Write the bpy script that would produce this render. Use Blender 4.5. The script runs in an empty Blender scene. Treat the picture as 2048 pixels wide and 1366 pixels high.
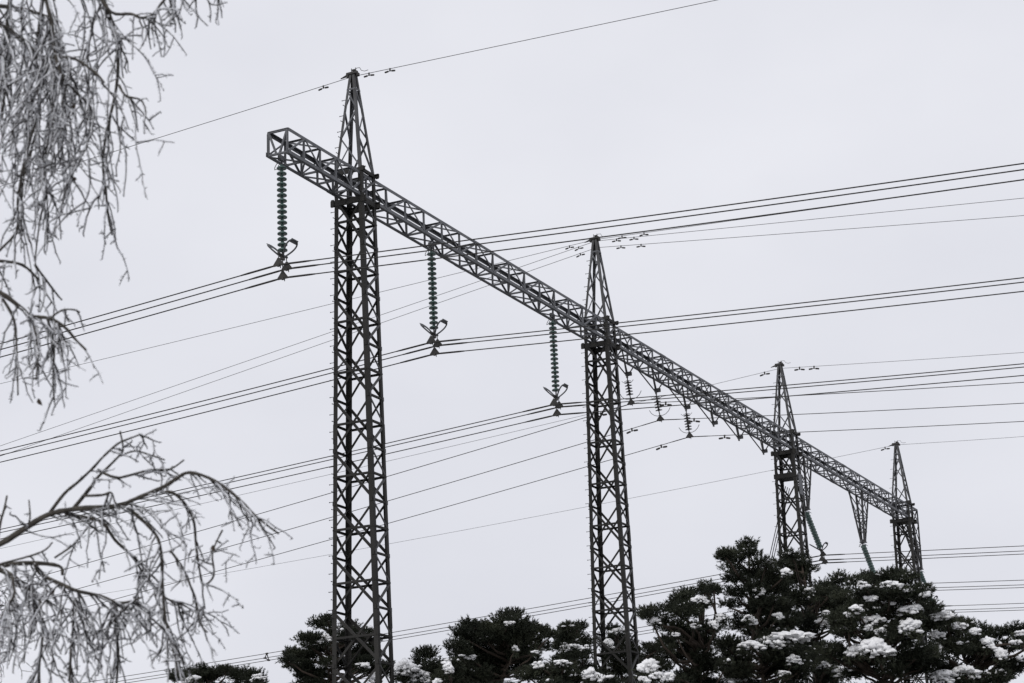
import bpy, bmesh, math, random
import numpy as np
from mathutils import Vector, Matrix, noise

# ------------------------------------------------------------------ camera, sky, sun
SCN = bpy.context.scene
COL = SCN.collection
F_PX, PITCH, ROLL, AZ = 4222.83, 0.288343, -0.038176, 0.451887
CAM = np.array([0.0, 0.0, 1.6])
_fw = np.array([0, math.cos(PITCH), math.sin(PITCH)])
_r = np.array([1.0, 0, 0]); _u = np.cross(_r, _fw)
CR = math.cos(ROLL) * _r + math.sin(ROLL) * _u
CU = -math.sin(ROLL) * _r + math.cos(ROLL) * _u
FW = _fw
cd = bpy.data.cameras.new('camera'); cam = bpy.data.objects.new('camera', cd); COL.objects.link(cam)
cd.sensor_width = 36.0; cd.lens = F_PX / 2048 * 36; cd.clip_start = 0.1; cd.clip_end = 3000
cam.matrix_world = Matrix(((CR[0], CU[0], -FW[0], CAM[0]), (CR[1], CU[1], -FW[1], CAM[1]),
                           (CR[2], CU[2], -FW[2], CAM[2]), (0, 0, 0, 1)))
cd.dof.use_dof = True; cd.dof.focus_distance = 66.0; cd.dof.aperture_fstop = 8.0
SCN.camera = cam
SCN.render.engine = 'CYCLES'
SCN.view_settings.view_transform = 'Standard'; SCN.view_settings.look = 'None'
SCN.view_settings.exposure = 0.0; SCN.view_settings.gamma = 1.0

CLOUD_OFF = (0.0, 0.0, 0.0)
SUN_EL, SUN_ROT = math.radians(38), math.radians(200)
wd = bpy.data.worlds.new('World'); SCN.world = wd; wd.use_nodes = True
nt = wd.node_tree; nt.nodes.clear()
sky = nt.nodes.new('ShaderNodeTexSky'); sky.sky_type = 'NISHITA'; sky.sun_disc = False
sky.sun_elevation = SUN_EL; sky.sun_rotation = SUN_ROT; sky.air_density = 1.0; sky.dust_density = 4.0
hs = nt.nodes.new('ShaderNodeHueSaturation'); hs.inputs['Saturation'].default_value = 0.3
mx = nt.nodes.new('ShaderNodeMix'); mx.data_type = 'RGBA'; mx.inputs[0].default_value = 0.92   # a closed grey cloud deck
mx.inputs[7].default_value = (8.05, 8.2, 8.85, 1)
bg = nt.nodes.new('ShaderNodeBackground'); bg.inputs['Strength'].default_value = 0.1
wo = nt.nodes.new('ShaderNodeOutputWorld')
tc = nt.nodes.new('ShaderNodeTexCoord'); cn = nt.nodes.new('ShaderNodeTexNoise'); cn.inputs['Scale'].default_value = 2.6; cn.inputs['Detail'].default_value = 5
cmap = nt.nodes.new('ShaderNodeMapping'); cmap.inputs['Location'].default_value = CLOUD_OFF; cmap.inputs['Scale'].default_value = (1, 1, 1.8)
ramp = nt.nodes.new('ShaderNodeValToRGB'); ramp.color_ramp.elements[0].position = .30; ramp.color_ramp.elements[1].position = .66
ramp.color_ramp.elements[0].color = (.725, .737, .808, 1); ramp.color_ramp.elements[1].color = (.852, .860, .920, 1)
sc10 = nt.nodes.new('ShaderNodeVectorMath'); sc10.operation = 'SCALE'; sc10.inputs['Scale'].default_value = 10
nt.links.new(tc.outputs['Generated'], cmap.inputs[0]); nt.links.new(cmap.outputs[0], cn.inputs[0]); nt.links.new(cn.outputs[0], ramp.inputs[0])
nt.links.new(ramp.outputs[0], sc10.inputs[0]); nt.links.new(sc10.outputs[0], mx.inputs[7])
nt.links.new(sky.outputs[0], hs.inputs['Color']); nt.links.new(hs.outputs[0], mx.inputs[6])
nt.links.new(mx.outputs[2], bg.inputs[0]); nt.links.new(bg.outputs[0], wo.inputs[0])
sd = bpy.data.lights.new('sun', 'SUN'); sd.energy = 0.9; sd.angle = math.radians(20); sd.color = (1, .97, .93)
sun = bpy.data.objects.new('sun', sd); COL.objects.link(sun)
sun.rotation_euler = (math.radians(90) - SUN_EL, 0, math.radians(180) - SUN_ROT)

# ------------------------------------------------------------------ portal frame of reference
D = np.array([math.sin(AZ), math.cos(AZ), 0.0])       # along the crossbeam, away from the camera
N = np.array([math.cos(AZ), -math.sin(AZ), 0.0])      # across the crossbeam, along the cables
K = np.array([0, 0, 1.0])
TM, TMB, W = -31.2393, -31.171, 0.742      # mast axis, crossbeam axis, crossbeam width
ZT, ZB = 25.475, 24.675
S = [53.56, 72.21, 93.80, 113.21]
S0, SE = 49.0, 114.8
def P(s, t, z): return s * D + t * N + z * K
def ray(x, y): return FW + CR * (x - 1024) / F_PX - CU * (y - 683) / F_PX
def at(x, y, depth): return CAM + ray(x, y) * depth      # real place of something seen at x, y and standing that far off
def on_s(x, y, s):
    v = ray(x, y); return CAM + v * ((s - D @ CAM) / (D @ v))
def onp(x, y, n, c): v = ray(x, y); return CAM + v * ((c - n @ CAM) / (n @ v))

# ------------------------------------------------------------------ materials
def mat(name): 
    m = bpy.data.materials.new(name); m.use_nodes = True
    return m, m.node_tree, m.node_tree.nodes['Principled BSDF']
def noise_mat(name, stops, scale, rough=.6, metallic=0, detail=6, stretch=None, bump=0, bscale=40, obj_coord=True, rough_var=0):
    m, t, b = mat(name)
    tc = t.nodes.new('ShaderNodeTexCoord'); mp = t.nodes.new('ShaderNodeMapping')
    if stretch: mp.inputs['Scale'].default_value = stretch
    n = t.nodes.new('ShaderNodeTexNoise'); n.inputs['Scale'].default_value = scale; n.inputs['Detail'].default_value = detail
    n.inputs['Roughness'].default_value = .65
    cr = t.nodes.new('ShaderNodeValToRGB'); e = cr.color_ramp.elements
    while len(e) < len(stops): e.new(.5)
    for q, (p, c) in zip(e, stops): q.position = p; q.color = (*c, 1)
    t.links.new(tc.outputs['Object'], mp.inputs[0]); t.links.new(mp.outputs[0], n.inputs[0])
    t.links.new(n.outputs[0], cr.inputs[0]); t.links.new(cr.outputs[0], b.inputs['Base Color'])
    b.inputs['Roughness'].default_value = rough; b.inputs['Metallic'].default_value = metallic
    if bump:
        n2 = t.nodes.new('ShaderNodeTexNoise'); n2.inputs['Scale'].default_value = bscale; n2.inputs['Detail'].default_value = 5
        bp = t.nodes.new('ShaderNodeBump'); bp.inputs['Strength'].default_value = bump; bp.inputs['Distance'].default_value = .02
        t.links.new(mp.outputs[0], n2.inputs[0]); t.links.new(n2.outputs[0], bp.inputs['Height']); t.links.new(bp.outputs[0], b.inputs['Normal'])
    return m
M = {}
M['galv'] = noise_mat('galvanised_steel', [(.28, (.072, .074, .079)), (.5, (.112, .116, .125)), (.72, (.150, .154, .165))], 2.2, .62, stretch=(1, 1, .6))
M['mast'] = noise_mat('weathered_mast_steel', [(.25, (.016, .0155, .014)), (.5, (.027, .026, .024)), (.75, (.042, .040, .037))], 1.6, .7, stretch=(1, 1, .35))
M['mastlight'] = noise_mat('weathered_brace_steel', [(.28, (.034, .034, .034)), (.5, (.056, .056, .057)), (.75, (.092, .095, .10))], 1.3, .66)
M['dark'] = noise_mat('dark_fitting_steel', [(.3, (.018, .017, .015)), (.7, (.045, .042, .038))], 9, .6)
M['ring'] = noise_mat('ring_steel', [(.3, (.05, .052, .056)), (.7, (.10, .104, .11))], 5, .5)
M['glass'] = noise_mat('green_insulator_glass', [(.3, (.058, .098, .088)), (.7, (.095, .145, .131))], 6, .2)
M['porc'] = noise_mat('brown_insulator_porcelain', [(.3, (.022, .020, .020)), (.7, (.042, .038, .038))], 8, .25)
M['cable'] = noise_mat('weathered_cable', [(.3, (.030, .029, .027)), (.7, (.055, .053, .050))], 12, .7)
M['earth'] = noise_mat('earth_cable', [(.3, (.05, .048, .048)), (.7, (.08, .078, .08))], 12, .7)
M['needle'] = noise_mat('pine_needles', [(.28, (.012, .015, .010)), (.48, (.026, .031, .020)), (.7, (.058, .064, .040))], 1.1, .75, detail=8)
M['pbark'] = noise_mat('pine_bark', [(.3, (.035, .028, .022)), (.6, (.075, .058, .046)), (.8, (.11, .085, .068))], 3, .9, stretch=(1, 1, .3), bump=.6, bscale=14)
M['snow'] = noise_mat('snow', [(.3, (.88, .885, .90)), (.7, (.93, .935, .94))], 5, .75, bump=.2, bscale=26)
M['bark'] = noise_mat('birch_twig_bark', [(.3, (.018, .015, .014)), (.55, (.048, .044, .042)), (.75, (.12, .118, .12))], 16, .8, bump=.4, bscale=60)
M['limb'] = noise_mat('birch_limb_bark', [(.3, (.028, .024, .020)), (.55, (.065, .057, .046)), (.75, (.12, .108, .088))], 22, .8, bump=.4, bscale=60)
M['trunk'] = noise_mat('birch_trunk_bark', [(.36, (.05, .045, .04)), (.46, (.45, .44, .42)), (.75, (.62, .61, .58))], 3, .8, stretch=(1, 1, 3), bump=.4, bscale=18)
M['frost'] = noise_mat('hoar_frost', [(.25, (.50, .51, .54)), (.5, (.70, .71, .74)), (.75, (.88, .89, .90))], 30, .8)
M['leaf'] = noise_mat('withered_leaf', [(.3, (.035, .025, .018)), (.7, (.07, .05, .032))], 40, .8)
M['ground'] = noise_mat('snowy_ground', [(.40, (.07, .065, .055)), (.55, (.30, .30, .30)), (.66, (.74, .75, .77))], .12, .8, detail=10, bump=.5, bscale=1.5)
M['ground'].node_tree.nodes['Principled BSDF'].inputs['Specular IOR Level'].default_value = .2
for k in ('needle', 'pbark', 'bark', 'frost', 'mast', 'cable', 'earth', 'snow'):
    M[k].node_tree.nodes['Principled BSDF'].inputs['Specular IOR Level'].default_value = .25

# ------------------------------------------------------------------ building helpers
def nrm(v): v = np.asarray(v, float); return v / (np.linalg.norm(v) + 1e-12)
def tag(o, label=None, cat=None, group=None, kind=None):
    if label: o['label'] = label
    if cat: o['category'] = cat
    if group: o['group'] = group
    if kind: o['kind'] = kind
    return o
def empty(name, loc=(0, 0, 0), rz=0.0):
    o = bpy.data.objects.new(name, None); COL.objects.link(o); o.location = Vector(loc); o.rotation_euler = (0, 0, rz)
    o.empty_display_size = .3
    return o
def link(name, me, material, parent=None, loc=None):
    o = bpy.data.objects.new(name, me); COL.objects.link(o)
    if material and not me.materials: me.materials.append(material)
    if parent is not None: o.parent = parent
    if loc is not None: o.location = Vector(loc)
    return o
def copy_tree(o, parent=None):
    c = o.copy(); COL.objects.link(c)
    if parent is not None: c.parent = parent; c.matrix_parent_inverse = o.matrix_parent_inverse
    for ch in list(o.children): copy_tree(ch, c)
    return c
class MB:
    def __init__(s): s.v = []; s.f = []
    def add(s, vs, fs):
        b = len(s.v); s.v += [tuple(map(float, q)) for q in vs]; s.f += [tuple(b + i for i in q) for q in fs]
    def prism(s, prof, A, B, e1, e2):
        n = len(prof)
        A = np.asarray(A, float); B = np.asarray(B, float)
        vs = [A + e1 * a + e2 * b for a, b in prof] + [B + e1 * a + e2 * b for a, b in prof]
        fs = [(i, (i + 1) % n, n + (i + 1) % n, n + i) for i in range(n)] + [tuple(range(n))[::-1], tuple(range(n, 2 * n))]
        s.add(vs, fs)
    def angle(s, A, B, w, th, out, side=1, off=0.0):
        """steel angle from A to B; one flange lies in the face whose outward normal is out"""
        x = nrm(np.asarray(B, float) - A); v = nrm(out - x * (x @ out)); u = np.cross(x, v) * side
        A = np.asarray(A, float) + v * off; B = np.asarray(B, float) + v * off
        pr = [(-w / 2, 0), (w / 2, 0), (w / 2, -th), (-w / 2 + th, -th), (-w / 2 + th, -w), (-w / 2, -w)]
        s.prism(pr, A, B, u, v)
    def corner(s, A, B, e1, e2, w, th):
        pr = [(0, 0), (w, 0), (w, th), (th, th), (th, w), (0, w)]
        s.prism(pr, A, B, np.asarray(e1, float), np.asarray(e2, float))
    def channel(s, A, B, h, d, th, out):
        """U channel, web upright, flanges towards -out"""
        x = nrm(np.asarray(B, float) - A); v = nrm(out - x * (x @ out)); u = np.cross(x, v)
        pr = [(-h / 2, 0), (h / 2, 0), (h / 2, -d), (h / 2 - th, -d), (h / 2 - th, -th), (-h / 2 + th, -th), (-h / 2 + th, -d), (-h / 2, -d)]
        s.prism(pr, A, B, u, v)
    def box(s, c, e, ax=None):
        c = np.asarray(c, float); ax = np.eye(3) if ax is None else [nrm(a) for a in ax]
        vs = [c + ax[0] * e[0] * i + ax[1] * e[1] * j + ax[2] * e[2] * k for i in (-.5, .5) for j in (-.5, .5) for k in (-.5, .5)]
        s.add(vs, [(0, 1, 3, 2), (4, 6, 7, 5), (0, 4, 5, 1), (2, 3, 7, 6), (0, 2, 6, 4), (1, 5, 7, 3)])
    def tube(s, pts, r, seg=6, closed=False, cap=True, flat=None):
        pts = [np.asarray(p, float) for p in pts]; n = len(pts)
        rr = [r] * n if np.isscalar(r) else r
        t0 = nrm(pts[1] - pts[0]); up = np.array([0, 0, 1.0]) if abs(t0[2]) < .9 else np.array([1.0, 0, 0])
        a = nrm(np.cross(t0, up)); rings = []
        for i in range(n):
            if closed: t = nrm(pts[(i + 1) % n] - pts[i - 1])
            else: t = nrm(pts[min(i + 1, n - 1)] - pts[max(i - 1, 0)])
            a = nrm(a - t * (a @ t)); b = np.cross(t, a)
            rings += [pts[i] + rr[i] * (math.cos(2 * math.pi * k / seg) * a + math.sin(2 * math.pi * k / seg) * b) for k in range(seg)]
        fs = []
        for i in range(n if closed else n - 1):
            j = (i + 1) % n
            fs += [(i * seg + k, i * seg + (k + 1) % seg, j * seg + (k + 1) % seg, j * seg + k) for k in range(seg)]
        if cap and not closed: fs += [tuple(range(seg))[::-1], tuple(range((n - 1) * seg, n * seg))]
        s.add(rings, fs)
    def lathe(s, prof, A, ax, seg=16):
        ax = nrm(ax); up = np.array([0, 0, 1.0]) if abs(ax[2]) < .9 else np.array([1.0, 0, 0])
        a = nrm(np.cross(ax, up)); b = np.cross(ax, a); A = np.asarray(A, float); vs = []
        for h, r in prof:
            vs += [A + ax * h + r * (math.cos(2 * math.pi * k / seg) * a + math.sin(2 * math.pi * k / seg) * b) for k in range(seg)]
        n = len(prof)
        fs = [(i * seg + k, i * seg + (k + 1) % seg, (i + 1) * seg + (k + 1) % seg, (i + 1) * seg + k) for i in range(n - 1) for k in range(seg)]
        fs += [tuple(range(seg))[::-1], tuple(range((n - 1) * seg, n * seg))]
        s.add(vs, fs)
    def mesh(s, name, smooth=False):
        me = bpy.data.meshes.new(name); me.from_pydata(s.v, [], s.f)
        bm = bmesh.new(); bm.from_mesh(me); bmesh.ops.recalc_face_normals(bm, faces=bm.faces); bm.to_mesh(me); bm.free()
        if smooth: me.polygons.foreach_set('use_smooth', [True] * len(me.polygons))
        return me
    def build(s, name, material, parent=None, loc=None, smooth=False):
        if loc is not None:
            l = np.asarray(loc, float); s.v = [tuple(np.array(q) - l) for q in s.v]
        return link(name, s.mesh(name, smooth), material, parent, loc)
ROT = -AZ                      # local x = across the beam (N), local y = along it (D)
X = np.array([1.0, 0, 0]); Y = np.array([0, 1.0, 0]); Z = np.array([0, 0, 1.0])

# ------------------------------------------------------------------ ground
def make_ground():
    mb = MB(); n = 70; xs = np.sign(np.linspace(-1, 1, n)) * np.abs(np.linspace(-1, 1, n)) ** 2.2 * 1400
    for j in range(n):
        for i in range(n):
            x, y = xs[i], xs[j] + 60
            z = .5 * noise.noise(Vector((x * .03, y * .03, 2))) + .12 * noise.noise(Vector((x * .2, y * .2, 5)))
            z *= min(1, math.hypot(x, y) / 12)
            mb.v.append((x, y, z - .05))
    mb.f = [(j * n + i, j * n + i + 1, (j + 1) * n + i + 1, (j + 1) * n + i) for j in range(n - 1) for i in range(n - 1)]
    o = mb.build('ground', M['ground'], smooth=True); o['kind'] = 'structure'
make_ground()

# ------------------------------------------------------------------ lattice masts
BD = 0.86
def bn(z): return 0.985 + 0.0405 * (24.746 - z) if z < 24.746 else 0.985 - .02 * (z - 24.746)
def cpt(sx, sy, z): return np.array([sx * bn(z) / 2, sy * BD / 2, z])
PER = 1.61
def make_mast():
    root = empty('lattice_mast')
    for sx in (-1, 1):
        for sy in (-1, 1):
            m = MB(); zs = [-.1, ZB, ZT + .1]
            for a, b in zip(zs[:-1], zs[1:]):
                m.corner(cpt(sx, sy, a), cpt(sx, sy, b), -sx * X, -sy * Y, .14 if a < 1 else .13, .012)
            # splice plates
            for zz in (11.6, 17.2):
                m.corner(cpt(sx, sy, zz - .3) + np.array([sx, sy, 0]) * .008, cpt(sx, sy, zz + .3) + np.array([sx, sy, 0]) * .008, -sx * X, -sy * Y, .142, .008)
            m.build('leg', M['mast'], root)
    nodes = [24.726 - PER * k for k in range(16)]
    def cpo(kind, sg, q, z):
        c = cpt(q, sg, z) if kind == 'y' else cpt(sg, q, z)
        return c - nrm(np.array([np.sign(c[0]) * (kind == 'y'), np.sign(c[1]) * (kind == 'x'), 0])) * .05
    for k in range(15):
        za, zb = nodes[k] - .07, nodes[k + 1] + .07; zm = (za + zb) / 2
        ring = MB()
        for kind, sg in (('x', -1), ('x', 1), ('y', -1), ('y', 1)):
            out = Y * sg if kind == 'y' else X * sg
            dg = MB()
            if kind == 'y':
                dg.angle(cpo(kind, sg, -1, za), cpo(kind, sg, 1, zb), .074, .008, out, 1, .001)
                dg.angle(cpo(kind, sg, 1, za), cpo(kind, sg, -1, zb), .074, .008, out, -1, -.0165 - .072)
            else:          # the narrow sides carry a single zigzag
                dg.angle(cpo(kind, sg, -sg, za), cpo(kind, sg, sg, zm + .05), .058, .007, out, 1, .001)
                dg.angle(cpo(kind, sg, sg, zm - .05), cpo(kind, sg, -sg, zb), .058, .007, out, -1, .001)
            for q in (-1, 1):
                e = np.array([.09, .008, .12]) if kind == 'y' else np.array([.008, .09, .12])
                dg.box(cpo(kind, sg, q, nodes[k + 1]) + out * .018, e)
            dg.build('cross_brace' if kind == 'y' else 'zigzag_brace', M['mast'] if kind == 'y' else M['mastlight'], root)
            ring.angle(cpo(kind, sg, -1, zm), cpo(kind, sg, 1, zm), .064, .007, out, -1, .009)
            if kind == 'x':
                h1 = MB(); h1.angle(cpo(kind, sg, -1, nodes[k + 1]), cpo(kind, sg, 1, nodes[k + 1]), .062, .007, out, -1, .009)
                h1.build('horizontal_brace', M['mast'], root)
        for sx in (-1, 1):
            for sy in (-1, 1): c = cpt(sx, sy, zm); ring.box(c - np.array([sx, sy, 0]) * .018, (.05, .05, .05))
        ring.build('horizontal_frame', M['mast'], root)
    # diagonals beside the beam
    m = MB()
    for sx in (-1, 1):
        m.angle(cpt(sx, -1, ZB + .1), cpt(sx, 1, ZT - .1), .06, .007, X * sx, 1, .003)
    m.build('beam_bay_bracing', M['mastlight'], root)
    # collars that carry the beam
    for zz, h in ((ZB - .105, .19), (ZT + .075, .12)):
        m = MB(); hx = bn(zz) / 2 + .012; hy = BD / 2 + .012; ex = .13
        for sy in (-1, 1): m.channel((-hx - ex, sy * hy, zz), (hx + ex, sy * hy, zz), h, .07, .01, Y * sy)
        for sx in (-1, 1): m.channel((sx * (hx + .003), -hy + .08, zz - .004), (sx * (hx + .003), hy - .08, zz - .004), h * .9, .07, .01, X * sx)
        for sx in (-1, 1):
            for sy in (-1, 1): m.box((sx * (hx + .04), sy * (hy + .02), zz), (.1, .03, h * 1.25))
        m.build('collar', M['mast'], root)
    # peak
    zb, zt = ZT + .13, 28.97
    def pk(sx, sy, z):
        q = (z - zb) / (zt - zb); a = (.93 / 2) * (1 - q) + .095 * q; b = (BD / 2) * (1 - q) + .095 * q
        return np.array([sx * a, sy * b, z])
    pm = MB()
    for sx in (-1, 1):
        for sy in (-1, 1): pm.corner(pk(sx, sy, zb - .1), pk(sx, sy, zt), -sx * X, -sy * Y, .09, .01)
    po = pm.build('peak', M['mastlight'], root)
    lv = [zb + .03, zb + 1.15, zb + 2.08, zb + 2.82]
    br = MB()
    for ax in (0, 1):
        for sg in (-1, 1):
            out = (X if ax == 0 else Y) * sg
            f = (lambda q, z: pk(sg, q, z)) if ax == 0 else (lambda q, z: pk(q, sg, z))
            for k in range(3):
                q = 1 if (k + (sg > 0) + ax) % 2 else -1
                br.angle(f(q, lv[k]) * np.array([.94, .94, 1]), f(-q, lv[k + 1]) * np.array([.94, .94, 1]), .05, .006, out, q, .012)
            br.angle(f(-1, lv[3]), f(1, lv[3]), .06, .006, out, 1, .006)
    br.build('peak_bracing', M['galv'], po)
    cp_ = MB(); cp_.box((0, 0, zt + .01), (.3, .26, .05)); cp_.box((-.04, 0, zt + .07), (.40, .08, .06)); cp_.box((.03, .05, zt + .14), (.1, .2, .05))
    cp_.box((-.2, 0, zt + .0), (.08, .10, .12)); cp_.box((.17, .0, zt - .03), (.08, .1, .10))
    for q in (-.08, .07): cp_.tube([(q, .03, zt + .1), (q, .03, zt + .24)], .012, 6)
    cp_.tube([(.05, .0, zt + .1), (.13, 0, zt + .2), (.24, 0, zt + .19), (.3, 0, zt + .08), (.42, 0, zt + .03), (.55, 0, zt + .04)], .009, 6)
    cp_.tube([(-.18, 0, zt + .02), (-.46, 0, zt - .04)], [.05, .016], 8)
    cp_.build('peak_cap', M['dark'], po)
    # step bolts on the far left leg
    sb = MB(); sb.tube([(0, 0, 0), (-.15, 0, 0)], .010, 6); sb.tube([(-.15, 0, 0), (-.162, 0, 0)], .018, 6)
    sm = sb.mesh('step_bolt')
    z = 9.2; k = 0
    while z < 28.3:
        if not (ZB - .3 < z < ZT + .25):
            c = cpt(-1, -1, z) if z < ZT else pk(-1, -1, z)
            o = link('step_bolt', sm, M['dark'], root, c + (Y * .05 if k % 2 == 0 else X * .05))
            o.rotation_euler = (0, 0, 0 if k % 2 == 0 else math.pi / 2)
        z += .27; k += 1
    return root
mast0 = make_mast()
masts = [mast0] + [copy_tree(mast0) for _ in range(3)]
ML = ['tall dark lattice mast nearest the frosted birch, its legs wide in the left half',
      'dark lattice mast behind the nearest one, three thin earth wires meeting at its peak',
      'lattice mast rising behind the snowy pines, with a platform and stay wires below the beam',
      'farthest and smallest lattice mast at the right end of the crossbeam']
for o, s, l in zip(masts, S, ML):
    o.location = Vector(P(s, TM, 0)); o.rotation_euler = (0, 0, ROT); tag(o, l, 'pylon', 'lattice masts under the long crossbeam')
def mast_extras(root):
    m = MB(); zz = 23.45; a = bn(zz) / 2
    for sy in (-1, 1): m.channel((-a - .05, sy * (BD / 2 + .016), zz), (a + .05, sy * (BD / 2 + .016), zz), .22, .07, .01, Y * sy)
    m.box((0, 0, zz - .09), (a * 2 - .1, BD + .01, .03))
    m.build('platform', M['mast'], root)
    m = MB(); m.box((bn(23.1) / 2 + .03, .1, 23.05), (.012, .52, 1.0)); m.build('sign_plate', M['galv'], root)
mast_extras(masts[2])

# ------------------------------------------------------------------ the crossbeam
def beam_nodes():
    out = list(np.linspace(S0, S[0], 6)[:-1]) + list(np.linspace(S[0], S[1], 16)[:-1]) + list(np.linspace(S[1], S[2], 21)[:-1]) + list(np.linspace(S[2], S[3], 16)) + [SE]
    return [s - S0 for s in out]
def make_beam():
    root = empty('lattice_crossbeam', P(S0, TMB, ZB), ROT)
    nd = beam_nodes(); L = SE - S0; h = ZT - ZB; a = W / 2
    spl = [nd[i] for i in range(4, len(nd) - 3, 7)]
    for sx in (-1, 1):
        for z, sz in ((0, 1), (h, -1)):
            m = MB(); m.corner((sx * a, 0, z), (sx * a, L, z), -sx * X, sz * Z, .105, .011)
            for q in spl:
                m.corner((sx * (a + .007), q - .3, z - sz * .007), (sx * (a + .007), q + .3, z - sz * .007), -sx * X, sz * Z, .10, .007)
                for bq in np.linspace(-.25, .25, 6):
                    m.tube([(sx * (a + .007), q + bq, z + sz * .06), (sx * (a + .03), q + bq, z + sz * .06)], .012, 6)
            m.build('chord', M['galv'], root)
    def pt(sx, y, top): return np.array([sx * (a - .004), y, (h - .05) if top else .05])
    for sx in (-1, 1):
        m = MB()
        for i, y in enumerate(nd):
            m.angle(pt(sx, y, 0), pt(sx, y, 1), .055, .006, X * sx, 1, -.014)
            if i + 1 < len(nd):
                m.angle(pt(sx, y, i % 2), pt(sx, nd[i + 1], (i + 1) % 2), .055, .006, X * sx, sx, .011)
            m.box((sx * (a - .02), y, .06 if i % 2 == 0 else h - .06), (.007, .2, .14))
        m.build('side_bracing', M['galv'], root)
    for top in (0, 1):
        m = MB(); z = h - .004 if top else .004; o = Z if top else -Z
        for i, y in enumerate(nd):
            m.angle((-a + .05, y, z), (a - .05, y, z), .055, .006, o, 1, -.014)
            if i + 1 < len(nd):
                q = 1 if (i + top) % 2 else -1
                m.angle((q * (a - .05), y + .03, z), (-q * (a - .05), nd[i + 1] - .03, z), .055, .006, o, q, .011)
        m.build('top_bracing' if top else 'bottom_bracing', M['galv'], root)
    for y, sg in ((-.012, -1), (L + .012, 1)):
        m = MB(); o = Y * sg
        c = [(-a, y, 0), (a, y, 0), (a, y, h), (-a, y, h)]
        m.angle((-a + .03, y, .03), (a - .03, y, .03), .07, .007, o); m.angle((-a + .03, y, h - .03), (a - .03, y, h - .03), .07, .007, o)
        for sx in (-1, 1):
            m.angle((sx * (a - .03), y, .07), (sx * (a - .03), y, h - .07), .07, .007, o, 1, .003)
            m.angle((sx * (a - .06), y, h - .06), (sx * .06, y, .06), .055, .006, o, 1, .01)
        m.build('end_frame', M['galv'], root)
    # short pyramid hangers between the second and third mast
    for s in HANG:
        m = MB(); y = s - S0; tip = np.array([TM - TMB, y, -.67])
        for sx in (-1, 1):
            for dy in (-1.25, .35):
                m.angle((sx * (a - .05), y + dy, .01), tip + np.array([sx * .06, np.sign(dy) * .05, .04]), .06, .007, X * sx, 1)
        m.channel((-.12, y - .06, -.63), (.12, y - .06, -.63), .15, .05, .01, -Y); m.channel((.12, y + .06, -.63), (-.12, y + .06, -.63), .15, .05, .01, Y)
        m.box((TM - TMB, y, -.73), (.05, .10, .12))
        m.build('hanger_bracket', M['mastlight'], root)
    # long tapering hangers of the far line
    for s, tip_z, s_up in LONG:
        m = MB(); y = s_up - S0; tz = tip_z - ZB; ty = s - S0
        def fr(sx, sy, q): return np.array([sx * (a * (1 - q) + .13 * q), (y + sy * .62) * (1 - q) + (ty + sy * .10) * q, .02 * (1 - q) + tz * q])
        for sx in (-1, 1):
            for sy in (-1, 1): m.corner(fr(sx, sy, 0), fr(sx, sy, 1), -sx * X, -sy * Y, .09, .01)
        qs = [.02, .5, .8, .97]
        for ax in (0, 1):
            for sg in (-1, 1):
                g = (lambda e, q: fr(sg, e, q)) if ax == 0 else (lambda e, q: fr(e, sg, q))
                o = (X if ax == 0 else Y) * sg
                for k, q in enumerate(qs):
                    if k: m.angle(g(-1, q), g(1, q), .055, .006, o, 1, .004)
                    if k < 2:
                        m.angle(g(-1, q), g(1, qs[k + 1]), .045, .006, o, 1, .012)
                        if ax == 1: m.angle(g(1, q), g(-1, qs[k + 1]), .045, .006, o, -1, -.05)
        m.box((0, ty, tz - .02), (.32, .3, .05))
        m.build('long_hanger', M['mastlight'], root)
    return root
HANG = [74.70, 77.67, 80.94, 84.14, 87.27, 90.48]
LONG = [(95.96, 22.28, 95.7), (104.96, 22.10, 104.9), (115.55, 22.25, 114.2)]
beam = make_beam()
tag(beam, 'long grey steel truss crossbeam resting on all four lattice masts', 'crossbeam')

# ------------------------------------------------------------------ insulator strings
disc_cache = {}
def disc_mesh(mat_, R, pitch, key):
    if key not in disc_cache:
        m = MB(); h = pitch
        m.lathe([(0, .022), (.0, .045), (h * .28, .05), (h * .34, R * .45), (h * .42, R * .82), (h * .56, R), (h * .76, R * .98), (h * .74, R * .7), (h * .78, R * .55), (h * .70, R * .35), (h * .80, .03), (h, .022)], (0, 0, 0), (0, 0, -1), 18)
        disc_cache[key] = m.mesh('insulator_disc', True)
    return disc_cache[key]
def rotm(ax):     # rotation that turns -Z onto ax
    return Vector((0, 0, -1)).rotation_difference(Vector(ax)).to_euler()
def loop_pts(base, e1, e2, L, w, n=26):
    pts = []
    for k in range(n):
        t = 2 * math.pi * k / n; r = .5 - .5 * math.cos(t)
        pts.append(np.asarray(base) + e1 * L * r + e2 * (w / 2) * math.sin(t) * (.35 + .75 * r))
    return pts
def clamp_mesh(m, c, n_dir, h=.21, w=.36):
    """triangular suspension clamp hanging with its base along the cable"""
    c = np.asarray(c); d = np.cross(n_dir, Z)
    pr = [(-w / 2, 0), (-w / 2, -.035), (w / 2, -.035), (w / 2, 0), (.045, h - .03), (.03, h), (-.03, h), (-.045, h - .03)]
    m.prism(pr, c - d * .022, c + d * .022, np.asarray(n_dir, float), Z)
    m.box(c - Z * .02, (.10, .09, .06), (n_dir, d, Z))
    m.tube([c + Z * -.09 - d * .05 + np.asarray(n_dir) * .03, c + Z * .02 - d * .05 + np.asarray(n_dir) * .03], .014, 6)
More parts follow.
